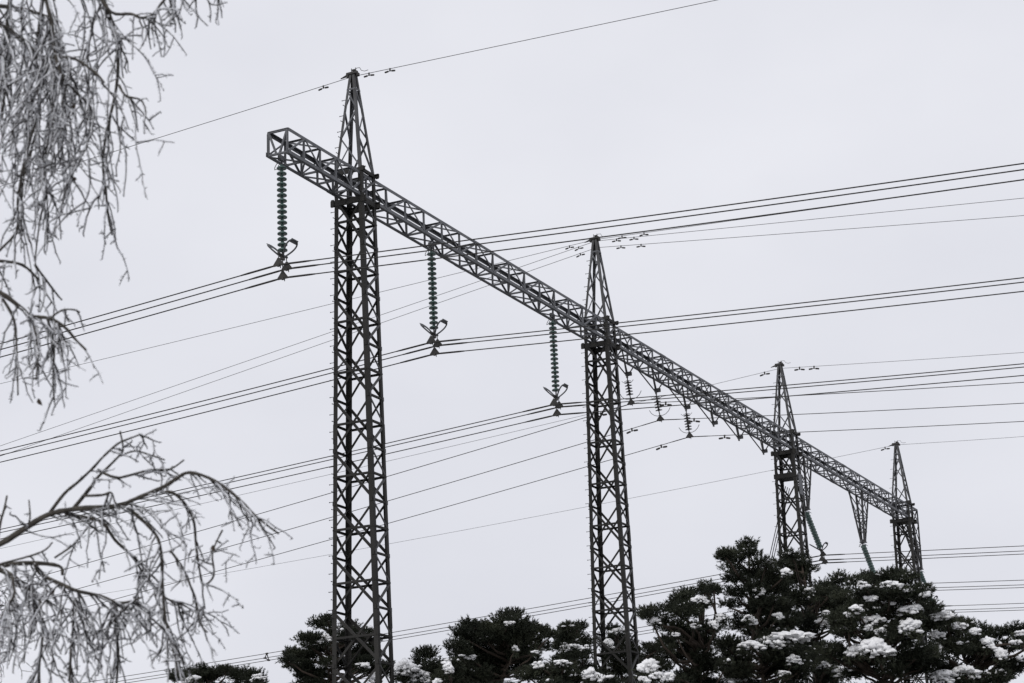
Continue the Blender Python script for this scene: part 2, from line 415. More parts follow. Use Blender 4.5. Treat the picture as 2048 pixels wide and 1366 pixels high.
def big_string(top, bot, label, group, ring_n, bundle, down):
    """top: steel fitting on the beam, bot: yoke centre; bundle: offsets (along, up) of the three cables from bot"""
    top = np.asarray(top); bot = np.asarray(bot)
    root = empty('insulator_string', top); ax = nrm(bot - top); Lt = np.linalg.norm(bot - top)
    R = lambda v: np.asarray(v) - top
    m = MB(); m.tube([R(top - ax * -.0), R(top + ax * .17)], .028, 8); m.box(R(top + Z * .05), (.10, .26, .16), (N, D, Z))
    for sgn in (-1, 1):      # small racket horns at the top
        b = top + ax * .06; m.tube([R(q) for q in (b, b + N * sgn * .13 + D * .06 + ax * .05, b + N * sgn * .2 + D * .06 + ax * .16, b + N * sgn * .24 + ax * .20, b + N * sgn * .2 - D * .06 + ax * .16, b + N * sgn * .13 - D * .06 + ax * .05, b)], .011, 6)
    m.build('top_fitting', M['ring'], root)
    nd = int(round((Lt - .66) / .17)); dm = disc_mesh(M['glass'], .148, .17, 'g')
    for k in range(nd):
        o = link('insulator_disc', dm, M['glass'], root, ax * (.15 + .17 * k)); o.rotation_euler = rotm(ax)
    e = .15 + .17 * nd
    yk = top + ax * max(e + .1, Lt - .33)
    m = MB(); m.tube([R(top + ax * e), R(yk)], .026, 8)
    m.box(R(yk - ax * .02), (.05, .5, .05), (N, D, Z)); m.box(R(yk + ax * .05), (.07, .16, .14), (N, D, Z))
    for al, up in bundle:
        c = bot + D * al + Z * up
        m.tube([R(yk + D * np.sign(al) * min(abs(al), .2)), R(c + Z * .22)], .016, 6)
    m.build('yoke_plate', M['dark'], root)
    for sgn in (-1, 1):
        e1 = nrm(N * sgn * .66 - ax * .75); m = MB()
        b = yk + N * sgn * .04 + ax * .03
        m.tube([R(q) for q in loop_pts(b, e1, D, .58, .60)], .026, 8, closed=True)
        q = b + e1 * .535; m.box(R(q), (.13, .34, .02), (e1, D, np.cross(e1, D)))
        m.tube([R(yk), R(b)], .02, 6)
        m.build('arcing_ring', M['ring'], root)
    for al, up in bundle:
        m = MB(); clamp_mesh(m, R(bot + D * al + Z * up), N); m.build('suspension_clamp', M['dark'], root)
    return tag(root, label, 'insulator', group)
GS = 'glass insulator strings of the near line'
TRI = [(-.22, 0), (.22, 0), (0, -.34)]
CLAMPZ = [21.32, 21.27, 21.235]
STR = [(49.30, (557, 327)), (58.50, (862, 497)), (67.85, (1104, 642))]
SL = ['green glass insulator string hanging under the free left end of the crossbeam',
      'green glass insulator string hanging from mid beam just right of the nearest mast',
      'green glass insulator string hanging just left of the second lattice mast']
for (s, px), cz, l in zip(STR, CLAMPZ, SL):
    top = P(s, TM + .0, ZB - .04)
    big_string(top, P(s, TM + .02, cz), l, GS, 1, TRI, Z)
TRI2 = [(0, 0), (-.2, -.27), (.2, -.35)]
FS = [((95.96, 22.25), (98.1, 20.345), 'slanting green glass insulator string leaning out beside the third mast'),
      ((104.96, 22.07), (107.1, 20.15), 'slanting green glass insulator string below the long hanger left of the last mast'),
      ((115.55, 22.22), (117.75, 20.42), 'slanting green glass insulator string beside the farthest mast, half behind a snowy pine')]
for (a0, z0), (a1, z1), l in FS:
    big_string(P(a0, TM, z0), P(a1, TM + .04, z1), l, 'slanting glass insulator strings of the far line', 2, TRI2, Z)

def small_string(s, bot_s, bz, label):
    top = P(s, TM, ZB - .79); bot = P(bot_s, TM + .03, bz); root = empty('insulator_string', top)
    ax = nrm(bot - top); Lt = np.linalg.norm(bot - top); R = lambda v: np.asarray(v) - top
    m = MB(); m.tube([R(top + Z * .05), R(top + ax * .13)], .022, 8)
    for sg in (-1, 1): m.tube([R(top + ax * .09), R(top + ax * .13 + N * sg * .13), R(top + ax * .17 + N * sg * .17), R(top + ax * .10 + N * sg * .25)], .010, 6)
    m.build('top_fitting', M['dark'], root)
    n = int((Lt - .36) / .118); dm = disc_mesh(M['porc'], .145, .118, 'p')
    for k in range(n):
        o = link('insulator_disc', dm, M['porc'], root, ax * (.12 + .118 * k)); o.rotation_euler = rotm(ax)
    for sg in (-1, 1):
        m = MB(); b = bot + Z * .20
        m.tube([R(b + N * sg * q + Z * zz) for q, zz in ((0, 0), (.12, -.02), (.26, .03), (.38, .13), (.46, .27))], .012, 6)
        m.build('arcing_horn', M['ring'], root)
    m = MB(); m.tube([R(top + ax * (.12 + .118 * n)), R(bot + Z * .1)], .022, 8); clamp_mesh(m, R(bot), N, .2, .34); m.build('suspension_clamp', M['dark'], root)
    return tag(root, label, 'insulator', 'short dark insulator strings under the hangers')
DL = [(74.70, 74.90, 22.87, 'short dark insulator string close behind the right leg of the second mast'),
      (77.67, 77.90, 22.845, 'short dark insulator string in the middle of the three under the beam'),
      (80.94, 81.10, 22.795, 'short dark insulator string farthest right of the three, clear of the mast')]
for q in DL: small_string(*q)

# ------------------------------------------------------------------ cables and wires
def wire(name, s, zc, right, left, r, label, cat, group, material, uR=42, uL=-95, t0=TM, rod=0, nowire=None):
    """vertical-plane sagging wire through its clamp; right/left = (slope, curvature) on either side"""
    us = list(np.arange(uL, -3, 2.5)) + [-3, -1.3, -.35, 0, .35, 1.3, 3] + list(np.arange(4, uR, 2.5))
    def pt(u):
        b, c = right if u > 0 else left
        return P(s, t0 + u, zc + b * u + c * u * u)
    m = MB(); m.tube([pt(u) for u in us], r, 6)
    root = m.build(name, material, None, P(s, t0, zc), True)
    if rod:
        for ra in (((-1.3, -.05), (.05, 1.1)) if rod == 1 else ((-.9, -.05), (.05, .9))):
            k = MB(); o = P(s, t0, zc); uu = np.linspace(ra[0], ra[1], 6)
            k.tube([pt(u) - o for u in uu], [.021, .030, .030, .030, .030, .021] if rod == 1 else [.015, .02, .02, .02, .02, .015], 8)
            k.build('armour_rod', material, root, None, True)
    return tag(root, label, cat, group), pt
WIRES = {}
CT = [((-.0690, .00035), (.0755, .00050)), ((-.0722, .00038), (.0742, .00050)), ((-.0770, .00043), (.0677, .00034))]
WH = ['the beam end', 'mid beam', 'the beam left of the second mast']
for i, (s, px) in enumerate(STR):
    for j, (al, up) in enumerate(TRI):
        pos = ['outer upper', 'inner upper', 'lowest'][j]
        WIRES[f'{i+1}{"abc"[j]}'] = wire('power_cable', s + al, CLAMPZ[i] + up, CT[i][0], CT[i][1], .0175,
            f'{pos} cable of the near bundle under {WH[i]}', 'power cable', f'near cable bundle under {WH[i]}', M['cable'], t0=TM + .02, rod=1)
DC = [((-.1085, .0006), (.1338, .00033)), ((-.1120, .0006), (.1388, .00041)), ((-.1048, .0004), (.1329, .00028))]
for i, (a0, s, z, _) in enumerate(DL):
    nm = ['leftmost', 'middle', 'rightmost'][i]
    WIRES['D%d' % i] = wire('power_cable', s, z, DC[i][0], DC[i][1], .0145, f'single cable hung from the {nm} short dark insulator string',
        'power cable', 'single cables on the short insulator strings', M['cable'], uR=40, uL=-75, t0=TM + .03, rod=2)
GC = [((-.0722, 0.0), (.0630, .00032)), ((-.0800, .0002), (.0689, .00050)), ((-.0742, .0004), (.0689, .0005))]
GW = ['the third mast string', 'the long hanger string', 'the farthest mast string']
for i, ((a0, z0), (a1, z1), l) in enumerate(FS):
    for j, (al, up) in enumerate(TRI2):
        pos = ['upper', 'outer lower', 'inner lower'][j]
        WIRES[f'G{i}{j}'] = wire('power_cable', a1 + al, z1 + up, GC[i][0], GC[i][1], .0175, f'{pos} cable of the far bundle held by {GW[i]}',
            'power cable', f'far cable bundle held by {GW[i]}', M['cable'], t0=TM + .04, rod=1)
ET = [('E0', S[0], 28.91, (-.0320, 0.0), (.0693, .0005), TM, 'thin earth wire over the peak of the nearest mast, highest line in the sky'),
      ('E1', S[1] - .05, 28.95, (-.0560, .0001), (.0470, .0001), TM, 'thin earth wire at the second mast, nearly parallel to the near cable bundles'),
      ('E2', S[1] + .05, 28.92, (-.0915, 0.0), (.1404, 0.0), TM, 'thin earth wire at the second mast, the middle of its three'),
      ('E3', S[1] + .1, 28.66, (-.1160, .0001), (.1470, 0.0), TM, 'thin earth wire at the second mast, the lowest of its three'),
      ('F3', S[2], 28.81, (-.1000, .0005), (.0767, .0002), TM, 'thin earth wire over the peak of the third mast'),
      ('F4', S[3], 28.95, (-.0820, .0008), (.0632, .00034), TM, 'thin earth wire over the peak of the farthest mast')]
for k, s, z, rt, lf, t0, l in ET:
    WIRES[k] = wire('earth_wire', s, z, rt, lf, .0095, l, 'earth wire', 'thin earth wires over the mast peaks', M['earth'], t0=t0, uL=-85 if k not in ('E2', 'E3') else -70)

# jumper loop at the near peak
# ------------------------------------------------------------------ vibration dampers
def make_damper():
    root = empty('vibration_damper')
    m = MB(); m.box((0, 0, -.04), (.05, .035, .12)); m.build('clamp', M['dark'], root)
    m = MB(); m.tube([(-.17, 0, -.10), (-.08, 0, -.09), (0, 0, -.085), (.08, 0, -.09), (.17, 0, -.10)], .009, 6); m.build('messenger_wire', M['dark'], root)
    for sg in (-1, 1):
        m = MB(); m.lathe([(0, .02), (.01, .033), (.13, .033), (.15, .026), (.16, .012)], (sg * .06, 0, -.09), (sg, 0, -.13), 10); m.build('weight', M['dark'], root, None, True)
    return root
DMP = [('E0', -1.11, 'left of the nearest peak'), ('E0', .58, 'right of the nearest peak, close in'), ('E0', 1.34, 'right of the nearest peak, further out'),
       ('E1', -1.10, 'left of the second peak on the top wire'), ('E2', -.75, 'left of the second peak on the middle wire'), ('E3', -.72, 'left of the second peak on the lowest wire'),
       ('E1', 1.17, 'right of the second peak on the top wire, nearer one'), ('E2', .89, 'right of the second peak on the middle wire, nearest in'), ('E2', 1.63, 'right of the second peak on the middle wire, next one out'),
       ('E1', 2.10, 'right of the second peak on the top wire, outer one'), ('E3', 1.04, 'right of the second peak on the lowest wire, inner one'), ('E3', 1.89, 'right of the second peak on the lowest wire, outer one'),
       ('F3', -.80, 'left of the third peak'), ('F3', .98, 'right of the third peak, inner one'), ('F3', 1.70, 'right of the third peak, outer one'), ('F4', -.66, 'left of the farthest peak'),
       ('D0', 1.47, 'right of the leftmost short insulator'), ('D0', -1.34, 'left of the leftmost short insulator'), ('D1', 1.47, 'right of the middle short insulator'), ('D1', -1.29, 'left of the middle short insulator'),
       ('D2', 1.56, 'right of the rightmost short insulator'), ('D2', -1.32, 'left of the rightmost short insulator')]
d0 = None
for w, u, l in DMP:
    o = make_damper() if d0 is None else copy_tree(d0)
    d0 = d0 or o
    f = WIRES[w][1]; a, b = f(u - .1), f(u + .1); t = b - a
    o.scale = (1.2, 1.2, 1.2) if w[0] in 'DF' else (.88, .88, .88)
    o.location = Vector(f(u)); o.rotation_euler = (0, -math.asin(nrm(t)[2]), math.atan2(t[1], t[0]))
    tag(o, f'dumbbell damper {l}', 'damper', 'dumbbell dampers on the wires')
# spacer on the far bundle
def spacer(u):
    pts = [WIRES['G0%d' % j][1](u) for j in range(3)]; c = sum(pts) / 3; root = empty('cable_spacer', c)
    m = MB()
    for j in range(3): m.tube([pts[j] - c, pts[(j + 1) % 3] - c], .03, 6)
    m.build('frame', M['dark'], root)
    for q in pts:
        m = MB(); m.tube([q - c - N * .07, q - c + N * .07], .045, 8); m.build('cable_clamp', M['dark'], root)
    tag(root, 'small triangular spacer clamped on the far cable bundle near the low pines', 'spacer')
spacer(-32.1)
for k in range(3):
    m = MB(); a = P(S[2] - .2 + .28 * k, TM - .1, 22.98); b = P(S[2] - 1.5 + .28 * k, TM - 7.0, -.1)
    pa = [a + (b - a) * q for q in np.linspace(0, 1, 10)]
    o = m.tube(pa, .022, 6); o = m.build('stay_wire', M['cable'], None, a, True)
    tag(o, f'{["leftmost", "middle", "rightmost"][k]} straight stay wire slanting down from the third mast platform', 'stay wire', 'stay wires of the third mast')

# ------------------------------------------------------------------ pines
TUFT = None
def fast_mesh(name, V, Fq, smooth=False, tri=True):
    me = bpy.data.meshes.new(name); n = len(V); k = Fq.shape[1]; f = len(Fq)
    me.vertices.add(n); me.vertices.foreach_set('co', V.astype(np.float32).ravel())
    me.loops.add(f * k); me.loops.foreach_set('vertex_index', Fq.astype(np.int32).ravel())
    me.polygons.add(f); me.polygons.foreach_set('loop_start', np.arange(0, f * k, k, dtype=np.int32)); me.polygons.foreach_set('loop_total', np.full(f, k, dtype=np.int32))
    if smooth: me.polygons.foreach_set('use_smooth', np.ones(f, dtype=bool))
    me.update(calc_edges=True); return me
def needles(rng, pos, axs, sc, per=14):
    """bottle-brush shoots: each a spray of narrow needle blades round its axis"""
    n = len(pos); T = n * per
    p = np.repeat(pos, per, 0); a = np.repeat(axs, per, 0); s = np.repeat(sc, per)
    u = rng.random(T); rnd = rng.normal(size=(T, 3)); rnd -= a * (rnd * a).sum(1)[:, None]; rnd /= np.linalg.norm(rnd, axis=1)[:, None]
    base = p + a * (u * .12 * s)[:, None]
    d = a * (.45 + .5 * u)[:, None] + rnd * (.85 - .3 * u)[:, None]; d /= np.linalg.norm(d, axis=1)[:, None]
    ln = (.054 + .028 * rng.random(T)) * s
    side = np.cross(d, rng.normal(size=(T, 3))); side /= np.linalg.norm(side, axis=1)[:, None]; side *= (.0095 * s)[:, None]
    V = np.empty((T, 3, 3)); V[:, 0] = base - side; V[:, 1] = base + side; V[:, 2] = base + d * ln[:, None]
    return V.reshape(-1, 3)
ICO = {}
def ico(k):
    if k not in ICO:
        bm = bmesh.new(); bmesh.ops.create_icosphere(bm, subdivisions=k, radius=1)
        ICO[k] = (np.array([v.co[:] for v in bm.verts]), np.array([[v.index for v in f.verts] for f in bm.faces])); bm.free()
    return ICO[k]
def blob(rng, c, r, k=2, rough=.3):
    V, Fc = ico(k); o = rng.random(3) * 50
    out = np.empty_like(V)
    for i, v in enumerate(V):
        q = noise.noise(Vector(v * 1.7 + o)) * rough + noise.noise(Vector(v * 4.3 + o)) * rough * .5
        out[i] = v * (1 + q)
    out[:, 2] = np.where(out[:, 2] < 0, out[:, 2] * .55, out[:, 2])
    return out * r + c, Fc
OCT, OCTF = ico(1)
def limb(m, a, b, r0, r1, rng, sag=.1, n=6, seg=6):
    a = np.asarray(a); b = np.asarray(b); L = np.linalg.norm(b - a); pts = []
    off = rng.normal(size=3) * L * .07
    for i in range(n + 1):
        q = i / n; pts.append(a + (b - a) * q + off * math.sin(q * math.pi) + rng.normal(size=3) * L * .012 * (0 < i < n) + Z * (-sag * L * math.sin(q * math.pi)))
    m.tube(pts, list(np.linspace(r0, r1, n + 1)), seg)
    return pts
def pine(label, depth, clumps, snow, seed, dens=1.0, trunk_x=None, small=.10):
    rng = np.random.default_rng(seed); ppm = F_PX / depth
    cl = []
    parts_ = []
    for (x, y, rx, ry) in clumps:
        if rx < 45: parts_.append((x, y, rx, ry)); continue
        for k in range(int(rx / 9)):
            parts_.append((x + rng.uniform(-.85, .85) * rx, y + rng.uniform(-.7, .5) * ry, rx * rng.uniform(.22, .42), ry * rng.uniform(.35, .6)))
    clumps = parts_
    for (x, y, rx, ry) in clumps:
        q = rng.uniform(-1, 1) * 1.3
        cl.append((at(x, y, depth + q), rx / ppm, ry / ppm))
    src = [c for c in clumps if c[2] > 9]            # darker inner boughs between the outer ones
    for k in range(int(len(src) * 1.5)):
        i, j = rng.integers(0, len(src), 2); x0, y0, rx0, ry0 = src[i]; x1, y1, rx1, ry1 = src[j]
        if abs(x0 - x1) + abs(y0 - y1) * 1.2 > 85: continue
        q = rng.random(); yy = y0 + (y1 - y0) * q + 5
        cl.append((at(x0 + (x1 - x0) * q, yy, depth + rng.uniform(.1, 1.4)), (rx0 + rx1) * .45 / ppm, (ry0 + ry1) * .5 / ppm))
    cs = np.array([c for c, _, _ in cl]); top = cs[cs[:, 2].argmax()]; cen = cs.mean(0)
    if trunk_x is not None: cen = at(trunk_x, 1330, depth)
    base = np.array([cen[0], cen[1], -.2])
    # lower crown, below what the photograph shows
    zlow = cs[:, 2].min()
    for k in range(9):
        an = rng.random() * 6.28; zz = zlow - .2 - 1.9 * rng.random() ; rr = 1.0 + rng.random() * 1.3
        cl.append((np.array([cen[0] + math.cos(an) * rr, cen[1] + math.sin(an) * rr, max(zz, 2.2)]), .9, .45))
    root = empty('pine_tree', base)
    tm = MB(); H = top[2]; tp = []
    for i in range(11):
        q = i / 10; tp.append(base * (1 - q) + np.array([cen[0], cen[1], H]) * q + (top - cen) * np.array([1, 1, 0]) * q ** 3 * .8 + np.array([rng.normal(), rng.normal(), 0]) * .06 * (0 < i < 10))
    tm.tube([p - base for p in tp], [.17 * (1 - .86 * i / 10) for i in range(11)], 9)
    tm.build('trunk', M['pbark'], root, None, True)
    tpz = np.array([p[2] for p in tp]); tpa = np.array(tp)
    def trunk_at(z): return np.array([np.interp(z, tpz, tpa[:, j]) for j in range(3)])
    bmx = MB(); TP, TA, TS = [], [], []; SV, SF = [], []; nb = 0
    def add_blob(c, r, k=2, rough=.3):
        nonlocal nb
        v, f = blob(rng, c, r, k, rough); SV.append(v); SF.append(f + nb); nb += len(v)
    for (c, rx, ry) in cl:
        a = trunk_at(max(1.5, c[2] - .35 * np.linalg.norm((c - trunk_at(c[2]))[:2]) - .1))
        if np.linalg.norm(c - a) > .25: limb(bmx, a - base, c - base - Z * ry * .5, .05, .018, rng, .06)
        area = math.pi * rx * ry; nsub = max(3, int(14 * dens * area ** .9 + 3)); rz = (rx + ry) * .5
        for k in range(nsub):
            v = rng.normal(size=3); v /= np.linalg.norm(v); v *= .84 * rng.random() ** .42
            sc_ = c + CR * v[0] * rx + Z * v[2] * ry + np.cross(CR, Z) * v[1] * rz
            rsub = .17 + .16 * rng.random()
            if min(rx, ry) < .16: rsub *= .75
            m = int(32 * dens * (rsub / .25) ** 1.2) + 5
            vv = rng.normal(size=(m, 3)); vv /= np.linalg.norm(vv, axis=1)[:, None]
            vv[:, 2] = vv[:, 2] * .75 + .15
            pp = sc_ + vv * rsub * (rng.random((m, 1)) ** .5) * np.array([1.15, 1.15, .62])
            ax = vv * .8 + np.array([0, 0, .55]) + (sc_ - cen) * .12 * np.array([1, 1, 0]) + rng.normal(size=(m, 3)) * .25
            ax /= np.linalg.norm(ax, axis=1)[:, None]
            TP.append(pp); TA.append(ax); TS.append(.8 + .5 * rng.random(m))
            if k % 2 == 0: limb(bmx, c - base - Z * ry * .4, sc_ - base, .014, .006, rng, .05, 3, 4)
            if rng.random() < small * 3.2:                  # powder caught in the needles
                md = rng.integers(4, 10); top_ = pp[np.argsort(-pp[:, 2])[:md * 2]]
                for q in top_[rng.permutation(len(top_))[:md]]:
                    r_ = rng.uniform(.014, .042); v = OCT * np.array([r_ * rng.uniform(.8, 2.0), r_ * rng.uniform(.8, 2.0), r_ * .7]) + q + Z * .02
                    SV.append(v + rng.normal(size=v.shape) * r_ * .25); SF.append(OCTF + nb); nb += len(v)
            if rng.random() < small * 1.0:
                for _ in range(rng.integers(1, 4)):
                    q = sc_ + rng.normal(size=3) * rsub * np.array([.6, .6, .15]) + Z * rsub * .5
                    add_blob(q, np.array([.05 + .09 * rng.random(), .05 + .09 * rng.random(), .03 + .04 * rng.random()]), 1, .45)
    # the big loads of snow, lying on their branches
    for (x, y, hw, hh) in snow:
        dd = depth - rng.uniform(.9, 1.5); c = at(x, y, dd); w = hw / F_PX * dd; h = hh / F_PX * dd
        a = trunk_at(max(1.5, c[2] - .5)); limb(bmx, a - base, c - base - Z * h * .8, .045, .02, rng, .05)
        nl = max(4, int(5 + 9 * w)); tilt = rng.uniform(-.3, .3); Q = np.cross(CR, Z)
        for k in range(nl):                    # the sheet itself, draped along the bough
            t = -1 + 2 * (k + rng.uniform(.2, .8)) / nl
            q = c + CR * t * w * .86 + Z * (h * (.25 - .55 * t * t - tilt * t) + rng.normal() * h * .16) + Q * rng.normal() * w * .15
            add_blob(q, np.array([w * rng.uniform(.24, .40) + .03, w * rng.uniform(.25, .45) + .05, h * rng.uniform(.50, .85) * (1 - .35 * t * t)]), 3, .42)
        for k in range(int(8 + 26 * w)):       # lumps sagging over its edge
            t = rng.uniform(-1, 1)
            q = c + CR * t * w + Z * (h * rng.uniform(-.95, .1) - tilt * t * h) + Q * rng.uniform(-.1, .5) * w
            s_ = rng.uniform(.12, .34) * min(w, h) + .025
            add_blob(q, np.array([s_ * rng.uniform(.8, 1.4), s_ * rng.uniform(.8, 1.3), s_ * rng.uniform(.7, 1.15)]), 2 if s_ > .08 else 1, .5)
        for k in range(int(5 + 14 * w)):       # loose lumps at its hem
            q = c + CR * rng.uniform(-1.15, 1.15) * w + Z * rng.uniform(-1.3, .6) * h + np.cross(CR, Z) * rng.uniform(-1, 1) * w * .5
            s_ = rng.uniform(.03, .085); add_blob(q, np.array([s_ * 1.3, s_ * 1.2, s_ * .75]), 1, .45)
        m = int(60 * w / .4) + 12
        pp = c + CR * rng.uniform(-1.1, 1.1, (m, 1)) * w + Z * (rng.uniform(-1.9, -.1, (m, 1)) * h) + np.cross(CR, Z) * rng.uniform(-1, 1, (m, 1)) * w * .6
        ax = rng.normal(size=(m, 3)) * .6 + np.array([0, 0, .1]); ax += (np.cross(CR, Z) * -.25); ax /= np.linalg.norm(ax, axis=1)[:, None]
        TP.append(pp); TA.append(ax); TS.append(.8 + .5 * rng.random(m))
    bmx.build('branches', M['pbark'], root)
    pos = np.concatenate(TP) - base; V = needles(rng, pos, np.concatenate(TA), np.concatenate(TS))
    me = fast_mesh('crown', V, np.arange(len(V)).reshape(-1, 3)); o = link('crown', me, M['needle'], root)
    if SV:
        me = fast_mesh('snow', np.concatenate(SV) - base, np.concatenate(SF), True); o = link('snow', me, M['snow'], root); o['kind'] = 'stuff'
    return tag(root, label, 'pine tree', 'snowy pines along the bottom of the view')
PINES = [
 ('low round-topped pine left of the nearest mast, only its top showing', 78, [(350,1358,22,14),(385,1352,26,14),(430,1352,28,16),(475,1350,24,14),(510,1355,20,12),(400,1340,10,6),(450,1342,10,6),(430,1390,90,25)],
  [(385,1358,14,7),(517,1354,13,6)], 0.050),
 ('ragged dark pine seen through the legs of the nearest mast', 70, [(645,1250,20,14),(655,1240,10,5),(670,1270,26,16),(620,1285,30,14),(590,1310,26,10),(575,1322,12,6),(640,1305,50,16),(590,1328,22,8),(700,1275,28,20),(735,1290,24,20),(720,1330,60,25),(640,1345,46,25),(612,1345,18,12),(705,1256,4,7),(735,1265,5,5),(680,1390,90,30)],
  [(622,1288,12,5),(651,1275,10,8),(725,1329,12,6),(681,1262,9,8),(751,1353,9,14),(636,1283,6,4)], 0.050),
 ('small pine capped by one thick smooth load of snow, right of the nearest mast', 66, [(850,1312,14,12),(838,1325,14,10),(862,1335,20,14),(820,1355,42,10),(880,1350,14,12),(840,1390,55,20)],
  [(812,1336,24,15),(840,1352,22,12),(800,1340,16,12),(862,1360,7,6)], 0.100),
 ('big dense dark pine with a humped top between the two near masts', 63, [(1020,1228,20,9),(1005,1245,30,14),(1040,1255,32,14),(945,1252,16,8),(930,1270,24,14),(965,1268,30,16),(915,1298,14,18),(945,1310,36,28),(1000,1300,58,46),(1060,1290,34,28),(1090,1268,12,6),(1102,1271,6,4),(1075,1262,14,6),(1050,1330,40,30),(960,1350,60,25),(1000,1270,40,20),(1000,1335,55,35)],
  [(1019,1246,9,4),(942,1315,7,5),(1054,1347,7,4),(1031,1296,4,6),(1070,1303,6,3)], 0.025),
 ('low bushy pine with scattered snow in front of the dense humped pine', 58, [(1060,1350,30,14),(1110,1345,34,14),(1160,1358,40,10),(1205,1362,25,8),(1125,1335,20,8),(1130,1385,90,22)],
  [(1125,1325,16,6),(1183,1349,19,12),(1078,1329,8,6),(1210,1357,10,6)], 0.100),
 ('little pine beside the small snow-capped one, its left edge ragged', 60, [(900,1342,18,12),(890,1360,24,12),(905,1330,8,6),(885,1390,40,20)], [(897,1335,9,9),(875,1362,6,6)], 0.120),
 ('pine with a shelf of lumpy snow just left of the second mast', 76, [(1140,1257,14,9),(1155,1253,12,7),(1130,1262,8,5),(1140,1275,28,12),(1120,1290,18,8),(1150,1310,34,14),(1130,1322,26,10),(1170,1285,14,10),(1140,1370,50,30)],
  [(1153,1297,28,9),(1132,1295,9,7),(1160,1306,14,6)], 0.060),
 ('dark pine standing right behind the second mast', 80, [(1230,1262,12,8),(1228,1285,28,20),(1260,1300,24,18),(1300,1300,26,12),(1318,1295,12,8),(1240,1330,40,28),(1300,1330,30,24),(1260,1390,70,30)],
  [(1235,1262,16,6),(1218,1285,9,11)], 0.050),
 ('broad ragged pine right of the second mast, its boughs reaching left over open sky', 54, [(1372,1190,14,7),(1365,1202,20,11),(1340,1217,18,8),(1300,1231,14,7),(1292,1225,7,4),(1320,1245,18,8),(1370,1227,30,13),(1350,1258,30,10),(1415,1182,10,8),(1422,1184,8,4),(1428,1182,8,3),(1405,1207,18,10),(1345,1282,26,10),(1400,1262,32,20),(1390,1302,36,20),(1340,1312,20,8),(1320,1338,28,10),(1420,1335,46,26),(1380,1362,46,16),(1300,1357,24,8),(1330,1300,10,6),(1375,1400,80,30)],
  [(1311,1240,9,7),(1399,1199,16,8),(1443,1235,11,7),(1428,1248,7,8),(1296,1333,18,13),(1311,1351,11,7),(1289,1360,9,7),(1336,1353,11,9),(1352,1268,7,4),(1390,1250,8,4)], 0.070),
 ('tallest pine with a pointed flag-like tip left of the third mast', 57, [(1494,1092,7,9),(1487,1104,14,8),(1460,1112,16,6),(1448,1110,7,3),(1502,1110,10,8),(1475,1122,14,5),(1530,1134,22,9),(1500,1150,22,8),(1468,1162,18,8),(1545,1152,30,10),(1475,1187,24,10),(1520,1182,36,14),(1560,1177,36,14),(1458,1212,18,6),(1510,1217,46,16),(1550,1217,42,18),(1480,1247,36,12),(1540,1257,56,20),(1510,1292,66,22),(1540,1332,86,28),(1470,1312,36,24),(1520,1400,110,30)],
  [(1504,1291,25,9),(1571,1275,50,13),(1553,1288,13,8),(1573,1143,9,8),(1497,1235,9,5),(1535,1125,9,5),(1587,1318,13,8),(1468,1360,20,7),(1569,1346,11,5),(1506,1243,7,6),(1520,1180,8,5),(1556,1231,8,6)], 0.060),
 ('dark bushy pine in front of the foot of the third mast', 60, [(1585,1113,20,6),(1600,1126,24,9),(1575,1131,20,8),(1615,1141,12,6),(1590,1157,36,11),(1650,1172,24,9),(1680,1162,10,7),(1640,1187,32,12),(1600,1202,40,17),(1660,1212,36,17),(1640,1247,50,24),(1620,1292,66,28),(1660,1332,56,34),(1640,1400,90,30)],
  [(1618,1181,9,8),(1647,1244,14,9),(1649,1329,15,8),(1678,1338,10,15),(1611,1349,7,5),(1655,1225,6,4)], 0.060),
 ('heavily snow-laden pine hiding the foot of the farthest mast', 51, [(1710,1167,14,6),(1735,1161,12,8),(1765,1161,24,6),(1785,1152,18,8),(1810,1165,18,9),(1740,1187,38,13),(1790,1187,34,14),(1840,1190,20,18),(1855,1217,14,12),(1700,1202,28,14),(1690,1237,28,16),(1760,1222,58,18),(1820,1232,42,18),(1720,1267,48,22),(1790,1272,58,24),(1850,1252,28,16),(1700,1322,58,28),(1780,1332,78,34),(1850,1312,42,34),(1780,1400,110,30)],
  [(1821,1218,24,10),(1819,1250,20,14),(1752,1295,30,17),(1709,1300,16,13),(1747,1239,20,11),(1783,1170,18,7),(1800,1178,9,5),(1837,1176,10,12),(1850,1188,8,6),(1741,1197,11,6),(1714,1217,11,7),(1763,1262,9,7),(1727,1170,11,7),(1690,1255,6,4),(1736,1255,7,6),(1810,1188,8,8),(1700,1230,6,5)], 0.120),
 ('drooping pine bough mass at the right edge with sloping snow loads', 53, [(1900,1242,24,6),(1930,1254,24,7),(1960,1264,24,7),(1990,1274,20,7),(2025,1266,18,5),(2045,1263,8,6),(1900,1264,34,10),(1950,1287,38,14),(2000,1297,28,12),(2030,1290,14,8),(1910,1302,38,22),(1970,1317,38,18),(2015,1326,22,12),(2030,1337,10,6),(1960,1352,46,16),(2005,1356,20,10),(1890,1347,38,22),(1950,1400,70,25)],
  [(1886,1232,22,11),(1920,1250,14,8),(1871,1295,14,13),(1976,1284,10,12),(2003,1309,11,11),(1931,1344,28,14),(1882,1353,22,13),(2032,1284,9,5),(2041,1266,11,5),(1873,1271,15,8),(1950,1262,10,6)], 0.120),
]
for i, (l, dp, cl, sn, sm) in enumerate(PINES):
    pine(l, dp, cl, sn, 100 + i, 1.25, small=sm)

